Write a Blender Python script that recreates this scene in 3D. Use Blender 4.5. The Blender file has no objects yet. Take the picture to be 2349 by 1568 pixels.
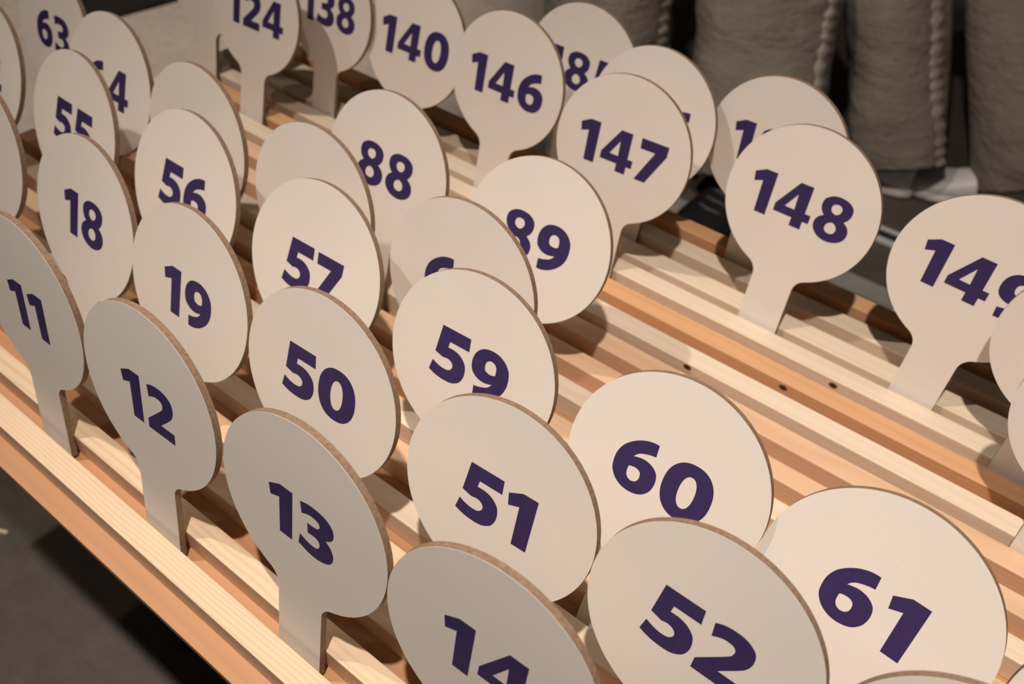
import bpy, bmesh, math, random
from mathutils import Matrix, Vector
from mathutils.geometry import tessellate_polygon
random.seed(7)
SC = bpy.context.scene
COL = SC.collection
U = 0.78                      # metres per layout unit
H = 1.17                      # camera height above the floor
def W(x, y, z): return Vector((x*U, y*U, z*U + H))

# ------------------------------------------------------------------ camera
cam_d = bpy.data.cameras.new('camera'); cam = bpy.data.objects.new('camera', cam_d); COL.objects.link(cam)
R = [[0.784727, 0.618895, 0.034249], [0.448567, -0.52889, -0.72046], [-0.427775, 0.580727, -0.69265]]
cam.matrix_world = Matrix(((R[0][0], -R[1][0], -R[2][0], 0), (R[0][1], -R[1][1], -R[2][1], 0),
                           (R[0][2], -R[1][2], -R[2][2], H), (0, 0, 0, 1)))
cam_d.sensor_width = 36; cam_d.lens = 36*2054.2/2349; cam_d.clip_start = 0.02
cam_d.dof.use_dof = True; cam_d.dof.focus_distance = 0.565; cam_d.dof.aperture_fstop = 7.5
SC.camera = cam

# ------------------------------------------------------------------ world, lamps, exposure
wd = bpy.data.worlds.new('room_air'); SC.world = wd; wd.use_nodes = True
bg = wd.node_tree.nodes['Background']; bg.inputs[0].default_value = (1.0, 0.86, 0.74, 1); bg.inputs[1].default_value = 0.035
def lamp(name, loc, target, power, radius, angle, blend, color=(1.0, 0.885, 0.80)):
    d = bpy.data.lights.new(name, 'SPOT'); d.energy = power; d.shadow_soft_size = radius
    d.spot_size = math.radians(angle); d.spot_blend = blend; d.color = color
    o = bpy.data.objects.new(name, d); COL.objects.link(o); o.location = loc
    o.rotation_euler = (Vector(target) - Vector(loc)).to_track_quat('-Z', 'Y').to_euler()
    return o
lamp('added_floor_spot', W(-0.03, -0.10, 1.45), W(0.10, 0.17, -0.75), 113, 0.022, 76, 1.0)
lamp('added_floor_spot', W(-1.32, -0.07, 1.45), W(-1.12, 0.95, -0.8), 54, 0.022, 95, 0.8)
lamp('added_floor_spot', W(-2.12, -0.10, 1.45), W(-1.6, 0.6, -1.5), 8, 0.022, 95, 0.8)
lamp('added_floor_spot', W(-3.1, 1.9, 1.5), W(-3.05, 1.9, -1.5), 500, 0.05, 58, 0.6)  # added fill lamp, brightens the floor at the far left
lamp('added_floor_spot', W(-0.5, -0.10, 1.5), W(-0.80, 2.35, -1.02), 82, 0.03, 30, 0.7)  # added fill lamp for the jeans, narrow beam passing above the paddles
SC.view_settings.view_transform = 'Standard'; SC.view_settings.look = 'None'
SC.view_settings.gamma = 1; SC.view_settings.use_curve_mapping = False
SC.view_settings.exposure = 0.0

# ------------------------------------------------------------------ materials
def nodes(name):
    m = bpy.data.materials.new(name); m.use_nodes = True
    nt = m.node_tree; b = nt.nodes['Principled BSDF']
    return m, nt, b
def N(nt, t, **kw):
    n = nt.nodes.new(t)
    for k, v in kw.items():
        if k.startswith('i_'): n.inputs[int(k[2:])].default_value = v
        else: setattr(n, k, v)
    return n
def ramp(nt, fac, stops):
    r = N(nt, 'ShaderNodeValToRGB'); e = r.color_ramp.elements
    e[0].position, e[0].color = stops[0][0], (*stops[0][1], 1)
    e[1].position, e[1].color = stops[-1][0], (*stops[-1][1], 1)
    for p, c in stops[1:-1]:
        x = e.new(p); x.color = (*c, 1)
    nt.links.new(fac, r.inputs[0]); return r.outputs[0]
def math_(nt, op, a, b=None, c=None):
    n = N(nt, 'ShaderNodeMath', operation=op)
    for i, v in enumerate((a, b, c)):
        if v is None: continue
        if isinstance(v, (int, float)): n.inputs[i].default_value = v
        else: nt.links.new(v, n.inputs[i])
    return n.outputs[0]
def mixc(nt, fac, a, b, mode='MIX'):
    n = N(nt, 'ShaderNodeMix', data_type='RGBA', blend_type=mode)
    for i, v in ((0, fac), (6, a), (7, b)):
        if isinstance(v, (int, float)): n.inputs[i].default_value = v
        elif isinstance(v, tuple): n.inputs[i].default_value = (*v, 1)
        else: nt.links.new(v, n.inputs[i])
    return n.outputs[2]
def bump(nt, b, h, strength, dist):
    n = N(nt, 'ShaderNodeBump'); n.inputs['Strength'].default_value = strength; n.inputs['Distance'].default_value = dist
    nt.links.new(h, n.inputs['Height']); nt.links.new(n.outputs[0], b.inputs['Normal'])
def objcoord(nt, rnd=0.0):
    tc = N(nt, 'ShaderNodeTexCoord')
    if not rnd: return tc.outputs['Object']
    oi = N(nt, 'ShaderNodeObjectInfo')
    s = N(nt, 'ShaderNodeVectorMath', operation='SCALE'); s.inputs[0].default_value = (rnd, rnd*0.37, rnd*0.61)
    nt.links.new(oi.outputs['Random'], s.inputs['Scale'])
    a = N(nt, 'ShaderNodeVectorMath', operation='ADD')
    nt.links.new(tc.outputs['Object'], a.inputs[0]); nt.links.new(s.outputs[0], a.inputs[1])
    return a.outputs[0]
def noise(nt, vec, scale, detail=4, rough=.55):
    n = N(nt, 'ShaderNodeTexNoise'); n.inputs['Scale'].default_value = scale
    n.inputs['Detail'].default_value = detail; n.inputs['Roughness'].default_value = rough
    if vec is not None: nt.links.new(vec, n.inputs['Vector'])
    return n.outputs['Fac']
def mapping(nt, vec, scale):
    m = N(nt, 'ShaderNodeMapping'); m.inputs['Scale'].default_value = scale; nt.links.new(vec, m.inputs['Vector']); return m.outputs[0]

def wood(name, light, dark, knot, period=0.0042, contrast=0.55):
    m, nt, b = nodes(name)
    v = objcoord(nt, 9.0)
    sep = N(nt, 'ShaderNodeSeparateXYZ'); nt.links.new(v, sep.inputs[0])
    oi = N(nt, 'ShaderNodeObjectInfo')
    warp = noise(nt, mapping(nt, v, (2.2, 9, 9)), 1.0, 3)
    raw = N(nt, 'ShaderNodeTexCoord'); sr = N(nt, 'ShaderNodeSeparateXYZ'); nt.links.new(raw.outputs['Object'], sr.inputs[0])
    oy = math_(nt, 'MULTIPLY_ADD', oi.outputs['Random'], 0.07, -0.03)
    dy = math_(nt, 'ADD', sr.outputs[1], oy)
    dz = math_(nt, 'ADD', sr.outputs[2], 0.022)
    r2 = math_(nt, 'ADD', math_(nt, 'MULTIPLY', dy, dy), math_(nt, 'MULTIPLY', dz, dz))
    r = math_(nt, 'SQRT', r2)
    r = math_(nt, 'MULTIPLY_ADD', warp, 0.022, r)
    # knots: the rings swerve around them
    vo = N(nt, 'ShaderNodeTexVoronoi'); vo.inputs['Scale'].default_value = 5.0; nt.links.new(v, vo.inputs['Vector'])
    kd = vo.outputs['Distance']
    near = math_(nt, 'MULTIPLY', math_(nt, 'MAXIMUM', math_(nt, 'SUBTRACT', 0.16, kd), 0.0), 0.10)
    r = math_(nt, 'ADD', r, near)
    w = math_(nt, 'SINE', math_(nt, 'MULTIPLY', r, 2*math.pi/period))
    w = math_(nt, 'MULTIPLY_ADD', w, 0.5, 0.5)
    w = math_(nt, 'POWER', w, 2.4)
    fib = noise(nt, mapping(nt, v, (14, 420, 420)), 1.0, 3)
    big = noise(nt, mapping(nt, v, (1.5, 22, 22)), 1.0, 2)
    f = math_(nt, 'MULTIPLY_ADD', w, contrast, math_(nt, 'MULTIPLY_ADD', fib, 0.35, -0.17))
    f = math_(nt, 'ADD', f, math_(nt, 'MULTIPLY_ADD', big, 0.5, -0.22))
    c = ramp(nt, f, [(0.0, light), (1.0, dark)])
    kf = ramp(nt, kd, [(0.018, (1, 1, 1)), (0.05, (0, 0, 0))])
    c = mixc(nt, kf, c, knot)
    nt.links.new(c, b.inputs['Base Color']); b.inputs['Roughness'].default_value = 0.55
    b.inputs['Specular IOR Level'].default_value = 0.35
    bump(nt, b, fib, 0.12, 0.0006)
    return m
M = {}
M['pale'] = wood('pale_pine', (0.83, 0.69, 0.525), (0.68, 0.48, 0.31), (0.10, 0.05, 0.02), 0.006, 0.2)
M['grainy'] = wood('grainy_pine', (0.76, 0.58, 0.40), (0.58, 0.37, 0.21), (0.30, 0.15, 0.06), 0.0026, 0.42)
M['peach'] = wood('peach_pine', (0.79, 0.53, 0.34), (0.58, 0.31, 0.155), (0.10, 0.045, 0.02), 0.005, 0.2)
M['orange'] = wood('orange_larch', (0.74, 0.42, 0.22), (0.54, 0.25, 0.11), (0.09, 0.04, 0.015), 0.005, 0.22)
M['knot'] = None
M['panel'] = wood('birch_panel', (0.53, 0.285, 0.145), (0.44, 0.215, 0.10), (0.4, 0.2, 0.1), 0.012, 0.25)

def plain(name, col, rough, nscale=0, amt=0.0, bumpd=0, spec=.5, metal=0.0):
    m, nt, b = nodes(name)
    b.inputs['Roughness'].default_value = rough; b.inputs['Metallic'].default_value = metal
    b.inputs['Specular IOR Level'].default_value = spec
    if nscale:
        v = objcoord(nt, 5.0); n = noise(nt, v, nscale, 5)
        lo = tuple(c*(1-amt) for c in col); hi = tuple(min(1, c*(1+amt)) for c in col)
        nt.links.new(ramp(nt, n, [(.25, lo), (.75, hi)]), b.inputs['Base Color'])
        if bumpd: bump(nt, b, n, 0.5, bumpd)
    else: b.inputs['Base Color'].default_value = (*col, 1)
    return m
def laminate():
    m, nt, b = nodes('white_laminate')
    v = objcoord(nt, 5.0)
    vo = N(nt, 'ShaderNodeTexVoronoi'); vo.inputs['Scale'].default_value = 55; nt.links.new(v, vo.inputs['Vector'])
    speck = ramp(nt, vo.outputs['Distance'], [(0.018, (1, 1, 1)), (0.035, (0, 0, 0))])
    big = noise(nt, v, 9, 3)
    c = ramp(nt, big, [(.3, (0.77, 0.715, 0.645)), (.7, (0.80, 0.745, 0.675))])
    c = mixc(nt, math_(nt, 'MULTIPLY', speck, 0.35), c, (0.42, 0.37, 0.32))
    nt.links.new(c, b.inputs['Base Color']); b.inputs['Roughness'].default_value = 0.5
    b.inputs['Specular IOR Level'].default_value = 0.35
    bump(nt, b, noise(nt, v, 700, 2), 0.06, 0.0003)
    return m
M['knot'] = plain('brown_knot', (0.20, 0.09, 0.04), .6, 500, .3); M['knotcore'] = plain('black_knot_core', (0.03, 0.014, 0.008), .6)
M['knot_pale'] = plain('pale_knot', (0.58, 0.34, 0.17), .6, 300, .3)
M['white'] = laminate()
M['mdf'] = plain('brown_fibreboard', (0.285, 0.19, 0.125), 0.8, 420, 0.28, 0.0004, .2)
M['ink'] = plain('violet_ink', (0.036, 0.021, 0.100), 0.5, 300, 0.15, 0, .4)
M['floor'] = None
def concrete():
    m, nt, b = nodes('grey_concrete')
    v = objcoord(nt)
    n1 = noise(nt, v, 2.2, 6); n2 = noise(nt, mapping(nt, v, (26, 34, 20)), 1.0, 6, .65)
    vo = N(nt, 'ShaderNodeTexNoise'); vo.inputs['Scale'].default_value = 3.0; vo.inputs['Detail'].default_value = 2
    nt.links.new(mapping(nt, v, (0.5, 9, 1)), vo.inputs['Vector'])
    scr = ramp(nt, vo.outputs['Fac'], [(0.49, (0, 0, 0)), (0.50, (1, 1, 1)), (0.51, (0, 0, 0))])
    f = math_(nt, 'ADD', math_(nt, 'MULTIPLY', n1, 0.55), math_(nt, 'MULTIPLY', n2, 0.45))
    c = ramp(nt, f, [(.3, (0.072, 0.058, 0.046)), (.5, (0.108, 0.089, 0.071)), (.7, (0.145, 0.121, 0.098))])
    c = mixc(nt, math_(nt, 'MULTIPLY', scr, 0.25), c, (0.05, 0.042, 0.034))
    nt.links.new(c, b.inputs['Base Color']); b.inputs['Roughness'].default_value = 0.6
    bump(nt, b, n2, 0.35, 0.004)
    return m
M['floor'] = concrete()
M['wall'] = plain('dark_wall_paint', (0.09, 0.075, 0.058), 0.7, 12, 0.25)
M['base'] = plain('black_skirting', (0.012, 0.011, 0.010), 0.5)
M['steel'] = plain('brushed_steel', (0.6, 0.58, 0.54), 0.35, 90, .1, 0, .5, 0.9)
M['palemetal'] = plain('pale_satin_metal', (0.72, 0.70, 0.66), 0.5, 60, .06)
M['case'] = plain('dark_brown_case', (0.035, 0.029, 0.023), 0.6, 30, .2)
M['rubber'] = plain('dark_rubber', (0.03, 0.03, 0.028), 0.6)
M['greystrip'] = plain('grey_vinyl', (0.36, 0.34, 0.30), 0.5, 20, .1)
M['paper'] = plain('white_paper', (0.85, 0.83, 0.79), 0.6)
M['trestle'] = plain('dark_trestle_wood', (0.05, 0.035, 0.025), 0.6, 40, .3)
M['whiteshoe'] = plain('white_leather', (0.86, 0.83, 0.79), 0.45, 60, .06)
M['whitesole'] = plain('white_rubber', (0.8, 0.76, 0.71), 0.6)
M['blackshoe'] = plain('black_leather', (0.012, 0.012, 0.012), 0.4, 60, .2)
M['blacksole'] = plain('black_rubber', (0.008, 0.008, 0.008), 0.6)
M['lace'] = plain('grey_lace', (0.10, 0.095, 0.09), 0.7)
M['eyelet'] = plain('dull_eyelet', (0.4, 0.38, 0.35), 0.4, 0, 0, 0, .5, .6)
M['skin'] = plain('skin', (0.55, 0.34, 0.24), 0.5, 30, .08)
M['lips'] = plain('lips', (0.42, 0.18, 0.14), 0.5)
M['hair'] = plain('dark_hair', (0.03, 0.02, 0.015), 0.6)
M['shirt'] = plain('dark_jersey', (0.05, 0.05, 0.055), 0.8, 200, .2)
def denim(name, col, hi):
    m, nt, b = nodes(name); v = objcoord(nt, 3.0)
    weave = noise(nt, mapping(nt, v, (500, 500, 160)), 1.0, 3)
    fade = noise(nt, mapping(nt, v, (9, 9, 4)), 1.0, 5, .6)
    c = ramp(nt, math_(nt, 'ADD', math_(nt, 'MULTIPLY', weave, .3), math_(nt, 'MULTIPLY', fade, .7)), [(.32, col), (.7, hi)])
    nt.links.new(c, b.inputs['Base Color']); b.inputs['Roughness'].default_value = 0.85; b.inputs['Specular IOR Level'].default_value = 0.2
    bump(nt, b, math_(nt, 'MULTIPLY_ADD', noise(nt, mapping(nt, v, (16, 16, 34)), 1.0, 4, .6), 12.0, weave), 0.7, 0.0018)
    return m
M['denim'] = denim('washed_denim', (0.21, 0.175, 0.14), (0.30, 0.255, 0.205))
M['seam'] = denim('faded_denim_seam', (0.33, 0.285, 0.235), (0.50, 0.44, 0.37))

# ------------------------------------------------------------------ mesh helpers
def link(name, me, mats, parent=None, kind=None):
    for m in (mats if isinstance(mats, (list, tuple)) else [mats]): me.materials.append(m)
    o = bpy.data.objects.new(name, me); COL.objects.link(o)
    if parent is not None: o.parent = parent
    if kind: o['kind'] = kind
    return o
def tag(o, label, cat, group=None):
    o['label'] = label; o['category'] = cat
    if group: o['group'] = group
    return o
def empty(name, loc, rz=0):
    o = bpy.data.objects.new(name, None); COL.objects.link(o); o.empty_display_size = .05
    o.location = loc; o.rotation_euler = (0, 0, rz); return o
def bm_done(bm, name, smooth=False):
    bmesh.ops.recalc_face_normals(bm, faces=bm.faces)
    me = bpy.data.meshes.new(name); bm.to_mesh(me); bm.free()
    if smooth:
        for p in me.polygons: p.use_smooth = True
    return me
def box_bm(x0, x1, y0, y1, z0, z1, bev=0.0, seg=2):
    bm = bmesh.new(); bmesh.ops.create_cube(bm, size=1)
    for v in bm.verts:
        v.co = ((x0+x1)/2 + v.co.x*(x1-x0), (y0+y1)/2 + v.co.y*(y1-y0), (z0+z1)/2 + v.co.z*(z1-z0))
    if bev: bmesh.ops.bevel(bm, geom=list(bm.edges), offset=bev, segments=seg, affect='EDGES', profile=.6)
    return bm
def boxo(name, b, mat, parent=None, bev=0.0, kind=None):
    return link(name, bm_done(box_bm(*b, bev), name), mat, parent, kind)
def loft(rings, closed_ends=True):
    bm = bmesh.new(); vs = [[bm.verts.new(p) for p in r] for r in rings]
    n = len(rings[0])
    for a, b in zip(vs, vs[1:]):
        for i in range(n): bm.faces.new((a[i], a[(i+1) % n], b[(i+1) % n], b[i]))
    if closed_ends:
        bm.faces.new(list(reversed(vs[0]))); bm.faces.new(vs[-1])
    return bm
def tube_bm(pts, rad, seg=8):
    rings = []
    for i, p in enumerate(pts):
        p = Vector(p); a = Vector(pts[max(i-1, 0)]); b = Vector(pts[min(i+1, len(pts)-1)])
        d = (b-a).normalized(); u = d.orthogonal().normalized(); w = d.cross(u)
        rings.append([p + rad*(math.cos(t)*u + math.sin(t)*w) for t in [2*math.pi*k/seg for k in range(seg)]])
    return loft(rings)

# ------------------------------------------------------------------ the room
bm = bmesh.new()
for v in ((-4.2, -3.0, 0), (3.2, -3.0, 0), (3.2, 3.6, 0), (-4.2, 3.6, 0)): bm.verts.new(v)
bm.faces.new(bm.verts)
f = link('floor', bm_done(bm, 'floor'), M['floor'], None, 'structure')
boxo('wall_left', (-4.32, -4.2, -3.0, 3.6, 0, 2.6), M['wall'], None, 0, 'structure')
boxo('wall_back', (-4.2, 3.2, 3.6, 3.72, 0, 2.6), M['wall'], None, 0, 'structure')
boxo('baseboard_left', (-4.2, -4.185, -3.0, 3.585, 0, 0.11), M['base'], None, 0.003, 'structure')
boxo('baseboard_back', (-4.2, 3.2, 3.585, 3.6, 0, 0.11), M['base'], None, 0.003, 'structure')

# ------------------------------------------------------------------ slatted rack
ZS, ZB = -0.7286, -0.7586
FR = [.1655, .207, .253, .299, .345, .395, .4365, .482, .528, .580, .6269, .6717, .7144, .7586, .8004, .8400, .8905, .9365]
RE = [.1907, .2298, .278, .3227, .3697, .4194, .4646, .5092, .554, .605, .6512, .6983, .7415, .7845, .8271, .8700, .917, .9625]
WOODS = ['grainy', 'grainy', 'grainy', 'peach', 'pale', 'peach', 'pale', 'orange', 'peach', 'pale', 'peach', 'peach', 'pale', 'orange', 'pale', 'pale', 'pale', 'orange']
XL, XR = -1.288, 0.92
rack = empty('slatted_rack', W((XL+XR)/2, (FR[0]+RE[-1])/2, ZB-0.009))
tag(rack, 'long wooden rack of pine slats over a thin base panel, holding the paddles', 'rack')
ro = rack.location.copy()
def local_box(x0, x1, y0, y1, z0, z1, parent, name, mat, bev):
    a, b = W(x0, y0, z0), W(x1, y1, z1); c = (a+b)/2; h = (b-a)/2
    o = boxo(name, (-h.x, h.x, -h.y, h.y, -h.z, h.z), mat, parent, bev)
    o.location = c - parent.location
    return o
local_box(XL-.006, XR+.006, .1436, .986, ZB-.009, ZB, rack, 'base_panel', M['panel'], 0.0006)
for i, (a, b) in enumerate(zip(FR, RE)):
    dx = random.uniform(-.004, .004)
    o = local_box(XL+dx, XR+random.uniform(-.004, .004), a, b, ZB, ZS, rack, 'slat', M[WOODS[i]], 0.0011)
    if WOODS[i] == 'orange': o['label'] = 'reddish orange slat'

KN = [(14, W(-.1285, .8004, -.7370), 0), (12, W(-.2720, .7144, -.7345), 0), (13, W(-.1713, .7586, -.7360), 0)]
slats = [o for o in rack.children if o.name.startswith('slat')]
for i, P, top in KN:
    o = slats[i]; c = P - rack.location - o.location
    for r, m, e in ((.0031, M['knot'], .00008), (.0017, M['knotcore'], .00014)):
        bm = bmesh.new(); bmesh.ops.create_circle(bm, cap_ends=True, radius=r, segments=24)
        for v in bm.verts:
            x, y = v.co.x*1.35, v.co.y
            v.co = (c.x+x, c.y+y, c.z+e) if top else (c.x+x, c.y-e, c.z+y)
        if m is M['knotcore'] and top: bm.free(); continue
        me = bm_done(bm, 'knot'); k = link('knot', me, M['knot_pale'] if top else m, o); k['label'] = 'small dark knot in the wood'
# two trestles carry the rack
for k, tx in enumerate((-0.82, 0.52)):
    t = empty('trestle', W(tx, .56, 0)); t.location.z = 0
    tag(t, 'dark wooden trestle under the %s end of the slatted rack' % ('left', 'right')[k], 'trestle', 'trestles under the rack')
    top = W(0, 0, ZB-.009).z
    boxo('top_rail', (-.03, .03, -.24, .24, top-.05, top), M['trestle'], t, .003)
    for sx in (-1, 1):
        for sy in (-1, 1):
            bm = box_bm(-.016, .016, -.016, .016, 0, top-.05, .002)
            for v in bm.verts:
                q = 1 - v.co.z/(top-.05); v.co.x += sx*(.014 + .05*q); v.co.y += sy*(.18 + .03*q)
            link('leg', bm_done(bm, 'leg'), M['trestle'], t)

# ------------------------------------------------------------------ digits
s = True
GLY = {
 '1': (265, [[(0,193,s),(125,257,s),(265,257,s),(265,-257,s),(125,-257,s),(118,118,s),(18,82,s)]]),
 '4': (438, [[(212,257,s),(368,257,s),(368,-62,s),(438,-62,s),(438,-160,s),(368,-160,s),(368,-257,s),(233,-257,s),(233,-160,s),(2,-160,s),(2,-68,s)],
             [(228,120,s),(235,-62,s),(118,-60,s)]]),
 '7': (360, [[(0,257,s),(360,257,s),(356,135,s),(158,-257,s),(12,-257,s),(204,131,s),(8,131,s)]]),
 '8': (398, [[(110,250),(198,265),(295,248),(362,195),(374,120),(352,55),(315,15,s),(372,-30),(397,-95),(380,-175),(310,-238),(198,-265),(85,-238),(15,-170),(0,-95),(25,-30),(80,15,s),(42,55),(22,120),(38,195)],
             [(198,180),(240,165),(255,125),(240,85),(198,62),(150,85),(135,125),(152,165)],
             [(198,-35),(245,-60),(262,-105),(245,-150),(198,-168),(148,-150),(132,-105),(150,-60)]]),
 '6': (401, [[(325,262,s),(333,152,s),(277,142),(206,116),(172,89),(151,58,s),(185,69),(246,79),(314,66),(369,30),(395,-18),(401,-88),(384,-161),(344,-216),(295,-247),(222,-262),(141,-253),(67,-213),(16,-148),(0,-81),(1,8),(28,91),(73,153),(138,208),(208,244),(270,260)],
             [(138,-46,s),(164,-33),(210,-30),(248,-48),(260,-86),(255,-126),(231,-153),(194,-161),(158,-143),(140,-105)]]),
 '5': (390, [[(62,265,s),(382,265,s),(390,135,s),(171,135,s),(163,73,s),(232,74),(300,55),(359,9),(384,-45),(388,-125),(359,-202),(305,-246),(244,-266),(153,-268),(69,-255),(0,-232,s),(24,-119,s),(75,-140),(145,-155),(210,-149),(243,-118),(247,-84),(225,-53),(178,-38),(125,-48,s),(32,-23,s)]]),
 '2': (366, [[(29,225,s),(87,251),(168,263),(259,254),(334,212),(361,166),(366,97),(344,29),(296,-28),(178,-141,s),(361,-141,s),(361,-257,s),(0,-257,s),(1,-158,s),(193,25),(223,71),(225,112),(195,139),(132,143),(87,128),(42,105,s)]]),
 '3': (380, [[(12,239,s),(94,262),(194,262),(287,243),(353,192),(375,130),(364,71),(332,37),(294,10,s),(340,-24),(372,-74),(380,-136),(356,-197),(299,-240),(204,-264),(100,-254),(0,-222,s),(17,-112,s),(99,-143),(168,-151),(212,-137),(233,-92),(213,-47),(166,-35),(100,-38,s),(94,64,s),(151,63),(204,74),(226,106),(210,144),(149,161),(89,153),(30,125,s)]]),
}
o6 = GLY['6'][1]
GLY['9'] = (401, [[(401-p[0], -p[1]) + tuple(p[2:]) for p in c] for c in o6])
def sup(hw, hh, cx, n, e):
    r = []
    for k in range(n):
        t = 2*math.pi*k/n; c, d = math.cos(t), math.sin(t)
        r.append((cx + hw*math.copysign(abs(c)**(2/e), c), hh*math.copysign(abs(d)**(2/e), d)))
    return r
GLY['0'] = (440, [sup(220, 266, 220, 28, 2.25), sup(72, 152, 220, 20, 2.2)])
def smooth(c):
    out = []; n = len(c)
    for i in range(n):
        p1, p2 = c[i], c[(i+1) % n]
        if len(p1) > 2 and len(p2) > 2: out.append(p1[:2]); continue
        p0 = c[i-1] if len(p1) < 3 else p1
        p3 = c[(i+2) % n] if len(p2) < 3 else p2
        for k in range(4):
            t = k/4
            q = [0.5*((2*p1[j]) + (-p0[j]+p2[j])*t + (2*p0[j]-5*p1[j]+4*p2[j]-p3[j])*t*t + (-p0[j]+3*p1[j]-3*p2[j]+p3[j])*t**3) for j in (0, 1)]
            out.append(tuple(q))
    return out
GS = {k: (w, [smooth(c) for c in cs]) for k, (w, cs) in GLY.items()}
def number_mesh(txt, vc):
    adv = 0; parts = []
    for i, ch in enumerate(txt):
        w, cs = GS[ch]
        parts.append((adv, cs)); adv += w + (72 if ch == '1' else 50)
        if i == len(txt)-1: tot = adv - (72 if ch == '1' else 50)
    me = bpy.data.meshes.new('number'); V = []; F = []
    for off, cs in parts:
        loops = [[Vector(((x+off-tot/2)*1e-4*U, (y*1e-4 + vc)*U, 0)) for x, y in c] for c in cs]
        flat = [p for l in loops for p in l]
        for t in tessellate_polygon(loops): F.append([len(V)+j for j in t])
        V += [(p.x, -0.00012, p.y) for p in flat]
    me.from_pydata(V, [], F); me.update()
    if me.polygons and sum(p.normal.y*p.area for p in me.polygons) > 0: me.flip_normals()
    return me

# ------------------------------------------------------------------ paddles
PR, NW, PT, FRAD = 0.09, 0.0253, 0.0066, 0.018
def outline(vb):
    vc = -math.sqrt((PR+FRAD)**2 - (NW+FRAD)**2); cx = NW+FRAD
    a1 = math.atan2(vc, cx)                      # where disc meets fillet (right side)
    pts = []; n = 120
    span = 2*math.pi - 2*(a1 + math.pi/2) if False else None
    st, en = a1, math.pi - a1                    # from right joint, over the top, to the left joint
    for k in range(n+1):
        t = st + (en-st)*k/n; pts.append((PR*math.cos(t), PR*math.sin(t)))
    b0 = a1 + math.pi                            # on the fillet circle
    fil = [(cx + FRAD*math.cos(t), vc + FRAD*math.sin(t)) for t in [b0 + (math.pi - b0)*k/12 for k in range(13)]]
    left = [(-x, y) for x, y in fil][1:]
    rc = .003
    bot = [(-NW, vb+rc), (-NW+rc, vb), (NW-rc, vb), (NW, vb+rc)]
    right = list(reversed(fil))[:-1]
    return pts + left + bot + right
LAM = 0.0003
def board_mesh(vb):
    o = outline(vb); bm = bmesh.new(); n = len(o)
    rng = random.Random(int(-vb*1e7))
    A = [bm.verts.new((u*U, LAM*U, (v-vb)*U)) for u, v in o]
    mid = []
    for u, v in o:                                # slightly ragged sawn edge
        j = 1 + rng.uniform(-.0022, .0006)
        mid.append(bm.verts.new((u*j*U, PT*.5*U, (v*j-vb)*U if v > vb+.004 else (v-vb)*U)))
    B = [bm.verts.new((u*U, PT*U, (v-vb)*U)) for u, v in o]
    f0 = bm.faces.new(A); f1 = bm.faces.new(list(reversed(B))); f1.material_index = 1
    for P, Q in ((A, mid), (mid, B)):
        for i in range(n): bm.faces.new((P[i], Q[i], Q[(i+1) % n], P[(i+1) % n]))
    return bm_done(bm, 'board')
def face_mesh(vb):
    o = outline(vb); bm = bmesh.new(); n = len(o)
    A = [bm.verts.new((u*U, 0, (v-vb)*U)) for u, v in o]; B = [bm.verts.new((u*U, LAM*U, (v-vb)*U)) for u, v in o]
    bm.faces.new(list(reversed(A)))
    for i in range(n): bm.faces.new((A[i], A[(i+1) % n], B[(i+1) % n], B[i]))
    return bm_done(bm, 'front_laminate')
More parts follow.
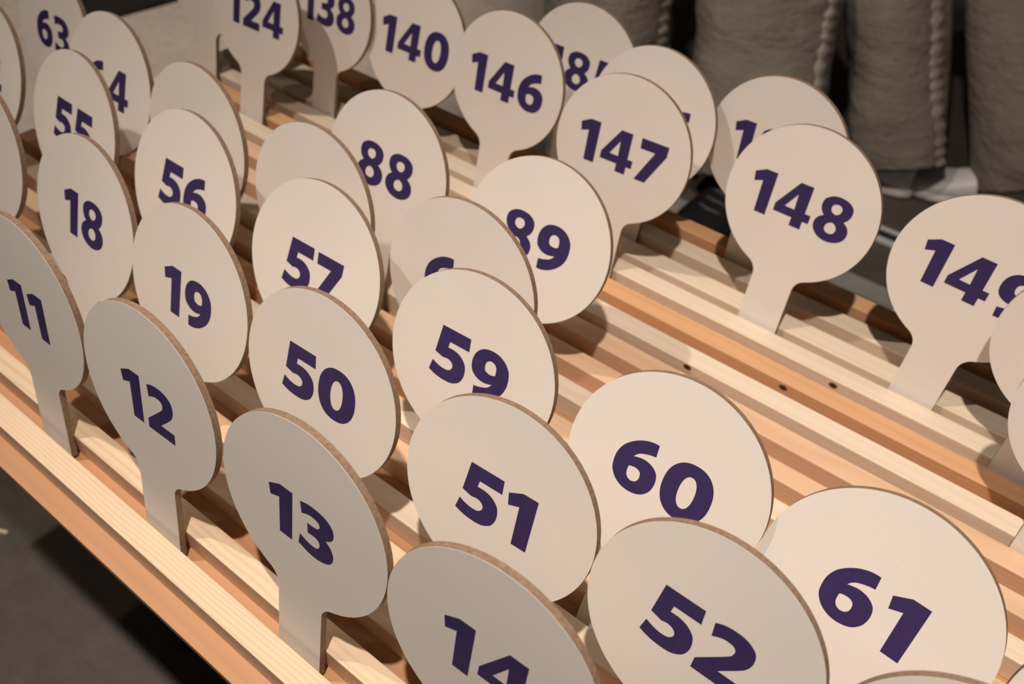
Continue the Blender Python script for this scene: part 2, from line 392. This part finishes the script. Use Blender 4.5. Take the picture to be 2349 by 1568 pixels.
PAD = [
    ('12',0,-0.5522,0.2266,-0.5776,0.0144,0.1931,0.0211),
    ('13',0,-0.3594,0.2267,-0.5761,0.0113,0.1837,0.0006),
    ('50',2,-0.4529,0.3312,-0.5791,0.0247,0.2643,0.0000),
    ('51',2,-0.2549,0.3359,-0.5800,0.0427,0.2885,-0.0000),
    ('59',4,-0.3680,0.4385,-0.5798,0.0416,0.3190,-0.0000),
    ('60',4,-0.1680,0.4471,-0.5873,0.0235,0.3966,-0.0000),
    ('61',4,0.0118,0.4482,-0.5934,-0.0739,0.4290,-0.0000),
    ('52',2,-0.0734,0.3363,-0.5792,-0.0123,0.2784,-0.0000),
    ('14',0,-0.1761,0.2303,-0.5756,0.0282,0.1791,-0.0000),
    ('148',14,-0.2462,0.8682,-0.5767,-0.0342,0.2215,0.0227),
    ('149',14,-0.0469,0.8658,-0.5773,-0.0243,0.2099,-0.0238),
    ('147',13,-0.4600,0.8284,-0.5747,0.0523,0.2163,0.0000),
    ('146',14,-0.6701,0.8703,-0.5763,0.0170,0.2309,0.0000),
    ('140',14,-0.8441,0.8789,-0.5807,0.0219,0.2991,-0.0000),
    ('124',12,-1.0822,0.7926,-0.5789,0.0314,0.2644,-0.0003),
    ('89',8,-0.4385,0.6289,-0.5847,0.0410,0.3700,0.0000),
    ('88',8,-0.6484,0.6176,-0.5802,0.0195,0.2899,0.0000),
    ('57',4,-0.5848,0.4462,-0.5858,0.0179,0.3864,0.0000),
    ('19',2,-0.6445,0.3362,-0.5843,-0.0112,0.3089,-0.0000),
    ('18',2,-0.8277,0.3415,-0.5844,-0.0131,0.3367,-0.0000),
    ('56',4,-0.7968,0.4452,-0.5884,-0.0104,0.3935,0.0000),
    ('55',4,-1.0070,0.4425,-0.5866,-0.0308,0.3711,-0.0000),
    ('11',0,-0.7378,0.2268,-0.5763,0.0002,0.1729,0.0186),
    ('65',6,-0.8606,0.5134,-0.5795,-0.0129,0.2534,-0.0000),
    ('66',6,-0.6597,0.5122,-0.5795,0.0107,0.2483,-0.0000),
    ('68',6,-0.4454,0.5126,-0.5766,0.0284,0.2359,0.0000),
    ('123',13,-1.2460,0.8286,-0.5783,0.0202,0.2309,-0.0000),
    ('138',14,-1.0098,0.8710,-0.5775,-0.0334,0.2420,0.0322),
    ('185',16,-0.6102,0.9559,-0.5753,-0.0024,0.1682,0.0000),
    ('186',15,-0.4743,0.9161,-0.5772,-0.0084,0.2102,0.0000),
    ('187',16,-0.3174,0.9485,-0.5741,-0.0159,0.1194,0.0184),
    ('54',4,-1.2222,0.4498,-0.5881,-0.0171,0.4139,0.0000),
    ('17',2,-1.0331,0.3393,-0.5818,0.0220,0.3110,0.0000),
    ('63',7,-1.2381,0.5619,-0.5795,-0.0253,0.2669,0.0000),
    ('64',6,-1.0610,0.5284,-0.5841,-0.0004,0.3536,0.0000),
    ('150',13,0.0781,0.8167,-0.5754,-0.0048,0.1508,-0.0245),
    ('62',4,0.1999,0.4449,-0.5857,-0.0064,0.3779,-0.0000),
    ('53',2,0.1105,0.3418,-0.5827,-0.0002,0.3283,0.0000),
    ('128',11,0.1215,0.7330,-0.5765,0.0,0.2100,0.0),
]
VOFF = {'66': -.007, '11': -.006, '12': -.006, '13': -.0065, '14': -.004, '19': -.005, '57': -.006, '50': .002, '51': -.003, '59': .000, '60': -.0015, '61': -.001, '52': .0, '148': .0, '147': -.001}
LAB = {
 '128': 'white round paddle at the right edge, only part of its handle inside the frame',
 '150': 'white round paddle cut off by the right edge, in front of paddle 149',
 '62': 'white round paddle in the bottom right corner, only a sliver of its left side showing',
 '53': 'white round paddle at the bottom edge in front of 61, only its top arc showing',
 '123': 'white round paddle cut off by the top edge, left of paddle 124',
 '54': 'white round paddle at the left edge, left of 55 and 63',
 '17': 'white round paddle at the left edge between paddles 11 and 54',
 '65': 'white round paddle behind 56, its number hidden',
 '66': 'white round paddle behind 57, its number hidden',
 '68': 'white round paddle behind 59, only the tip of its violet number showing',
 '186': 'white round paddle directly behind 147, its number almost hidden',
 '187': 'white round paddle behind 148, only the first digit 1 showing',
 '185': 'white round paddle half hidden behind 146 and 147, middle digit 8 showing',
 '64': 'white round paddle right of 63 and behind 55, its digit 4 showing',
}
for (num, slot, X, Y, z, yaw, lean, roll) in PAD:
    ex = Vector((math.cos(yaw), math.sin(yaw), 0)); ny = Vector((-math.sin(yaw), math.cos(yaw), 0))
    ez = Vector((0, 0, 1))*math.cos(lean) + ny*math.sin(lean); nn = ez.cross(ex)
    e1 = ex*math.cos(roll) + ez*math.sin(roll); e3 = ez*math.cos(roll) - ex*math.sin(roll)
    # keep the back from biting into the slat it leans on
    rear = Y - math.tan(lean)*(z-ZS) + PT/math.cos(lean) + NW*abs(math.sin(yaw)) + .0003
    Y -= max(0.0, min(rear - FR[slot+1], .003))
    drop = (z-ZB)/math.cos(lean) - PT*math.tan(lean) - NW*abs(math.tan(roll)) - .0004
    # stop where the front of the handle meets the slat before it
    yz = Y - math.tan(lean)*(z-ZS)
    room = (yz - RE[slot] - NW*abs(math.sin(yaw)) - .0003)/max(math.tan(lean), .02)
    drop = min(drop, ((z-ZS) + max(room, .004))/math.cos(lean))
    vb = -drop
    p = empty('number_paddle', (0, 0, 0))
    org = W(X, Y, z) + e3*(vb*U)
    p.matrix_world = Matrix(((e1.x, nn.x, e3.x, org.x), (e1.y, nn.y, e3.y, org.y), (e1.z, nn.z, e3.z, org.z), (0, 0, 0, 1)))
    tag(p, LAB.get(num, 'white round paddle printed with the violet number %s, standing in the slatted rack' % num), 'paddle', 'numbered paddles standing in the slatted rack')
    b = link('board', board_mesh(vb), [M['mdf'], M['white']], p)
    link('front_laminate', face_mesh(vb), M['white'], p)
    nm = number_mesh(num, VOFF.get(num, 0.0) - vb)
    o = link('number', nm, M['ink'], p)
    o['label'] = 'violet printed number'

# ------------------------------------------------------------------ people behind the rack
def skin_obj(name, verts, edges, radii, mat, parent, sub=2):
    me = bpy.data.meshes.new(name); me.from_pydata(verts, edges, []); o = bpy.data.objects.new(name, me); COL.objects.link(o)
    md = o.modifiers.new('s', 'SKIN'); md.use_smooth_shade = True
    for i, r in enumerate(radii):
        sv = me.skin_vertices[0].data[i]; sv.radius = r if isinstance(r, tuple) else (r, r); sv.use_root = (i == 0)
    o.modifiers.new('u', 'SUBSURF').levels = sub
    dg = bpy.context.evaluated_depsgraph_get(); dg.update()
    m2 = bpy.data.meshes.new_from_object(o.evaluated_get(dg)); bpy.data.objects.remove(o)
    for p in m2.polygons: p.use_smooth = True
    return link(name, m2, mat, parent)
def sock_foot(shoe, L, hw, mat_u, mat_s, laces, parent):
    # shoe along -Y, heel at the origin, sole on z = 0
    def sec(y, w, z0, z1, n=14, sq=2.6):
        r = []
        for k in range(n):
            t = 2*math.pi*k/n; c, d = math.cos(t), math.sin(t)
            r.append((w*math.copysign(abs(c)**(2/sq), c), y, (z0+z1)/2 + (z1-z0)/2*math.copysign(abs(d)**(2/sq), d)))
        return r
    prof = [(.0, .6, .07), (.02, .80, .10), (.06, .86, .115), (.11, .84, .105), (.15, .88, .078), (.19, .97, .062), (.225, 1.0, .052), (.255, .93, .045), (.28, .72, .036), (.292, .40, .026)]
    k = L/.295
    up = loft([sec(-y*k, w*hw*.95, .012, zt, 18) for y, w, zt in prof])
    link('upper', bm_done(up, 'upper', True), mat_u, shoe)
    so = loft([sec(-y*k + .003, w*hw*1.06, 0, .026, 18, 3.4) for y, w, zt in [(-.006, .5, 0)] + prof + [(.300, .34, 0)]])
    link('sole', bm_done(so, 'sole', True), mat_s, shoe)
    for i in range(4 if laces else 0):
        y = -(.135 + .024*i)*k; zt = .083 - .0085*i
        pts = [(hw*.55*math.cos(a), y + .006*math.sin(3*a), zt*.78 + zt*.28*math.sin(a)) for a in [math.pi*j/10 for j in range(11)]]
        link('lace', bm_done(tube_bm(pts, .0032, 6), 'lace', True), M['lace'], shoe)
        for sx in (-1, 1):
            bm = bmesh.new(); bmesh.ops.create_uvsphere(bm, u_segments=10, v_segments=6, radius=.0042)
            for v in bm.verts: v.co = (v.co.x + sx*hw*.57, v.co.y + y, v.co.z + zt*.80)
            link('eyelet', bm_done(bm, 'eyelet', True), M['eyelet'], shoe)
def trouser_leg(parent, ankle, knee, hip, r_hem, r_knee, r_hip, z_hem, seam_ang, seed):
    # a tube of cloth swept from the hem over the bent knee to the hip
    rng = random.Random(seed); ph = [rng.uniform(0, 6.28) for _ in range(8)]
    d0 = (knee-ankle).normalized(); hem = ankle + d0*((z_hem-ankle.z)/max(d0.z, .2))
    l1 = (knee-hem).length; l2 = (hip-knee).length; tot = l1+l2; rb = .10
    def path(u):
        q = u*tot
        a = hem + (knee-hem)*(min(q, l1)/l1); 
        if q < l1-rb: return a
        if q > l1+rb: return knee + (hip-knee)*((q-l1)/l2)
        t = (q-l1+rb)/(2*rb); A = knee - (knee-hem).normalized()*rb; B = knee + (hip-knee).normalized()*rb
        return A*(1-t)**2 + knee*2*t*(1-t) + B*t*t
    rings = []; seam = []; NR, NS = 120, 44; sd = Vector((1, 0, 0))
    for i in range(NR+1):
        u = i/NR; c = path(u); t = (path(min(1, u+.01)) - path(max(0, u-.01))).normalized(); q = u*tot
        sd = (sd - t*sd.dot(t)).normalized(); fr = t.cross(sd)
        r = r_hem + (r_knee-r_hem)*min(1, q/l1) if q < l1 else r_knee + (r_hip-r_knee)*(q-l1)/l2
        kf = math.exp(-((q-l1)/.12)**2); hf = math.exp(-(q/.09)**2); z = q
        ring = []
        for k in range(NS):
            a = 2*math.pi*k/NS
            w = z*30 + 1.6*math.sin(a + ph[0]) + 2.0*math.sin(.5*a + ph[6])
            d = (.0038 + .009*kf + .005*hf)*(math.sin(w + ph[1]) + .5*math.sin(2.3*w + 2*a + ph[7]))*(.45+.55*math.cos(a-ph[2]))
            d += .007*math.sin(2*a + z*6 + ph[3]) + .0045*math.sin(3*a - z*9 + ph[4]) + .003*hf*math.sin(5*a+ph[5])
            ring.append(c + (sd*math.cos(a) + fr*math.sin(a))*(r+d))
        rings.append(ring)
        ks = (seam_ang % (2*math.pi))/(2*math.pi)*NS; k0 = int(ks) % NS; k1 = (k0+1) % NS
        P = ring[k0].lerp(ring[k1], ks-int(ks)); seam.append((P, (P-c).normalized(), t))
    bm = loft([[tuple(v) for v in r] for r in rings], False)
    c0 = path(0); inner = [bm.verts.new(c0 + (v-c0)*.94 + d0*.012) for v in rings[0]]
    bm.verts.ensure_lookup_table(); n = NS
    for k in range(n): bm.faces.new((bm.verts[(k+1) % n], bm.verts[k], inner[k], inner[(k+1) % n]))
    leg = link('trouser_leg', bm_done(bm, 'trouser_leg', True), M['denim'], parent)
    srings = []; m = 300
    for i in range(m+1):
        s_ = i/m*NR; i0 = min(int(s_), NR-1); P = seam[i0][0].lerp(seam[i0+1][0], s_-i0); nrm, t = seam[i0][1], seam[i0][2]
        tan = nrm.cross(t); pk = .5+.5*math.sin(i/m*tot/.027*2*math.pi + 1.3*math.sin(i*.13)); w = .022 + .005*pk; h = .0002 + .0028*pk
        srings.append([tuple(v) for v in (P - tan*w - nrm*.006, P - tan*w*.6 + nrm*h, P + tan*w*.6 + nrm*h, P + tan*w - nrm*.006)])
    so = link('side_seam', bm_done(loft(srings), 'side_seam', True), M['seam'], leg)
    so['label'] = 'puckered faded outer seam'
    return leg
def person(x, y, rz, label, shoes, laces, up, feet, knees, hips, r, seams, z_hem, shoe_rot, seed, shirtmat, hairlong=False):
    """seated figure; feet and knees are room positions, (x, y) is where the hips rest on the stool"""
    p = empty('person', (x, y, 0), rz); tag(p, label, 'person', None)
    c, d = math.cos(-rz), math.sin(-rz)
    def loc(q): return Vector(((q[0]-x)*c - (q[1]-y)*d, (q[0]-x)*d + (q[1]-y)*c, q[2]))
    A = [loc(q) for q in feet]; K = [loc(q) for q in knees]; HP = [loc(q) for q in hips]
    b = .59 + up
    vs = [(0, .0, b), (0, .02, b+.20), (0, .02, b+.40), (0, .02, b+.52), (0, .005, b+.61), (0, -.01, b+.68), (0, -.015, b+.76)]
    ed = [(0, 1), (1, 2), (2, 3), (3, 4), (4, 5), (5, 6)]; rd = [(.15, .11), (.135, .10), (.165, .11), (.12, .075), (.044, .047), (.07, .085), (.072, .085)]
    for sgn, a, k, h in ((-1, A[0], K[0], HP[0]), (1, A[1], K[1], HP[1])):
        i = len(vs); vs += [tuple(h), tuple(k), (a.x, a.y, a.z), (a.x, a.y, .055)]; ed += [(0, i), (i, i+1), (i+1, i+2), (i+2, i+3)]
        rd += [.085, .058, .042, .035]
        i = len(vs); vs += [(sgn*.17, .02, b+.48), (sgn*.215, .03, b+.21), (sgn*.18, -.20, b+.13), (sgn*.165, -.295, b+.122)]
        ed += [(3, i), (i, i+1), (i+1, i+2), (i+2, i+3)]; rd += [.055, .044, .034, (.046, .022)]
    skin_obj('body', vs, ed, rd, M['skin'], p)
    hv = [(0, .022, b+.825), (0, .055, b+.785), (0, .065, b+.70)] + ([(0, .055, b+.58)] if hairlong else [])
    skin_obj('hair', hv, [(i, i+1) for i in range(len(hv)-1)], [.072, .078, .066] + ([.055] if hairlong else []), M['hair'], p)
    skin_obj('nose', [(0, -.072, b+.745), (0, -.093, b+.712), (0, -.079, b+.704)], [(0, 1), (1, 2)], [.008, .013, .009], M['skin'], p, 1)
    skin_obj('mouth', [(-.022, -.064, b+.676), (0, -.075, b+.674), (.022, -.064, b+.676)], [(0, 1), (1, 2)], [.004, .007, .004], M['lips'], p, 1)
    for sx in (-1, 1):
        skin_obj('ear', [(sx*.074, .0, b+.745), (sx*.080, .008, b+.722), (sx*.075, .002, b+.70)], [(0, 1), (1, 2)], [(.007, .014)]*3, M['skin'], p, 1)
    for sx in (-1, 1):                            # eyes, and five fingers on each hand resting forward
        bm = bmesh.new(); bmesh.ops.create_uvsphere(bm, u_segments=10, v_segments=8, radius=.011)
        for v in bm.verts: v.co += Vector((sx*.029, -.075, b+.745))
        link('eye', bm_done(bm, 'eye', True), M['base'], p)
        for k in range(5):
            fx = sx*.165 + (.019*(k-1.5) if k < 4 else -sx*.042); fy = -.272 if k < 4 else -.245
            l = (.072, .082, .078, .062, .05)[k]; z0 = b+.122
            pts = [(fx, fy, z0), (fx, fy - l*.5, z0 + .004), (fx, fy - l, z0 - .014)]
            skin_obj('finger', pts, [(0, 1), (1, 2)], [.0095, .0088, .0075], M['skin'], p, 1)
    sv = [(0, .0, b-.04), (0, .02, b+.20), (0, .02, b+.40), (0, .02, b+.51)]; se = [(0, 1), (1, 2), (2, 3)]; sr = [(.172, .13), (.155, .12), (.182, .128), (.13, .088)]
    for sgn in (-1, 1):
        i = len(sv); sv += [(sgn*.17, .02, b+.48), (sgn*.215, .03, b+.21), (sgn*.19, -.14, b+.145)]; se += [(3, i), (i, i+1), (i+1, i+2)]; sr += [.068, .056, .044]
    skin_obj('shirt', sv, se, sr, shirtmat, p)
    ts = [(0, .03, b+.06), (0, .01, b-.015), tuple(HP[0]), tuple(HP[1]), tuple(HP[0].lerp(K[0], .22)), tuple(HP[1].lerp(K[1], .22))]
    skin_obj('trouser_seat', ts, [(0, 1), (1, 2), (1, 3), (2, 4), (3, 5)], [(.17, .125), (.165, .125), .115, .115, .112, .112], M['denim'], p)
    for j in (0, 1):
        trouser_leg(p, A[j], K[j], HP[j], r[0], r[1], r[2], z_hem, seams[j], seed + j)
        sh = bpy.data.objects.new('shoe', None); COL.objects.link(sh); sh.parent = p
        th = shoe_rot[j] - rz; back = Vector((-math.sin(th), math.cos(th), 0))*.06
        sh.location = (A[j].x + back.x, A[j].y + back.y, 0); sh.rotation_euler = (0, 0, th)
        sock_foot(sh, .29, .062 if laces else .05, M[shoes], M[shoes.replace('shoe', 'sole')], laces, p)
    st = empty('stool', (x, y, 0), rz); tag(st, 'low round stool under the person in %s shoes' % ('black' if shoes[0] == 'b' else 'white'), 'stool', 'stools behind the rack')
    bm = bmesh.new(); bmesh.ops.create_cone(bm, cap_ends=True, segments=40, radius1=.155, radius2=.155, depth=.03)
    for v in bm.verts: v.co.z += .375 + up*1.2
    link('seat', bm_done(bm, 'seat'), M['trestle'], st)
    for k in range(4):
        t = math.pi/4 + k*math.pi/2
        link('leg', bm_done(tube_bm([(.12*math.cos(t), .12*math.sin(t), .365 + up*1.2), (.14*math.cos(t), .14*math.sin(t), 0)], .011, 10), 'leg', True), M['steel'], st)
    return p
person(-1.19, 2.02, .85, 'seated person in wide washed jeans and black laced shoes behind the rack, behind paddle 187', 'blackshoe', True, 0.0,
       [(-.884, 1.518, .10), (-.602, 1.672, .10)], [(-.985, 1.61, .50), (-.745, 1.855, .50)], [(-1.245, 1.94, .57), (-1.12, 2.09, .57)],
       (.133, .143, .12), (-.94, -.94), .085, (.3, -.12), 11, M['shirt'])
person(.16, 2.14, -1.57, 'seated person in washed jeans and white shoes behind the rack, between paddles 148 and 149', 'whiteshoe', False, .12,
       [(-.385, 1.965, .10), (-.13, 2.06, .10)], [(-.60, 2.085, .62), (-.41, 2.27, .62)], [(.03, 2.07, .70), (.06, 2.23, .70)],
       (.108, .105, .12), (1.30, 1.30), .07, (-1.40, -1.3), 23, M['shirt'], True)

# ------------------------------------------------------------------ small things on the floor
c = empty('cable_channel', (-0.1, 1.772, 0)); tag(c, 'low dark cable channel with two bright metal edge strips on the floor behind paddle 149', 'cable channel')
boxo('channel', (-.42, .8, -.016, .016, 0, .005), M['rubber'], c, .001)
for dy in (-.0205, .0205): boxo('edge_strip', (-.42, .8, dy-.0055, dy+.0055, 0, .009), M['palemetal'], c, .001)
tag(boxo('floor_strip', (-.75, .9, 1.545, 1.60, 0, .004), M['greystrip'], None, .001), 'pale grey vinyl strip lying on the floor along the back of the rack', 'strip')
ps = boxo('paper_sheet', (-.075, .075, -.05, .05, 0, .0012), M['paper'], None, 0); ps.location = (-.12, 1.515, 0.0); ps.rotation_euler = (0, 0, .1)
tag(ps, 'white paper sheet on the floor just behind the rack, left of paddle 149', 'paper')
bx = empty('storage_case', (-2.6, 1.62, 0), -.17); tag(bx, 'low black case standing on the grey floor at the top left, behind paddle 64', 'case')
boxo('body', (-.2, .2, -.42, .42, 0, .10), M['case'], bx, .006); boxo('lid', (-.205, .205, -.425, .425, .10, .125), M['wall'], bx, .006)
wc = boxo('wood_chip', (-.008, .008, -.003, .003, 0, .003), M['pale'], None, .0008); wc.location = (-1.053, .158, 0); wc.rotation_euler = (0, 0, .4)
tag(wc, 'small pale wood chip on the dark floor at the left edge', 'wood chip')
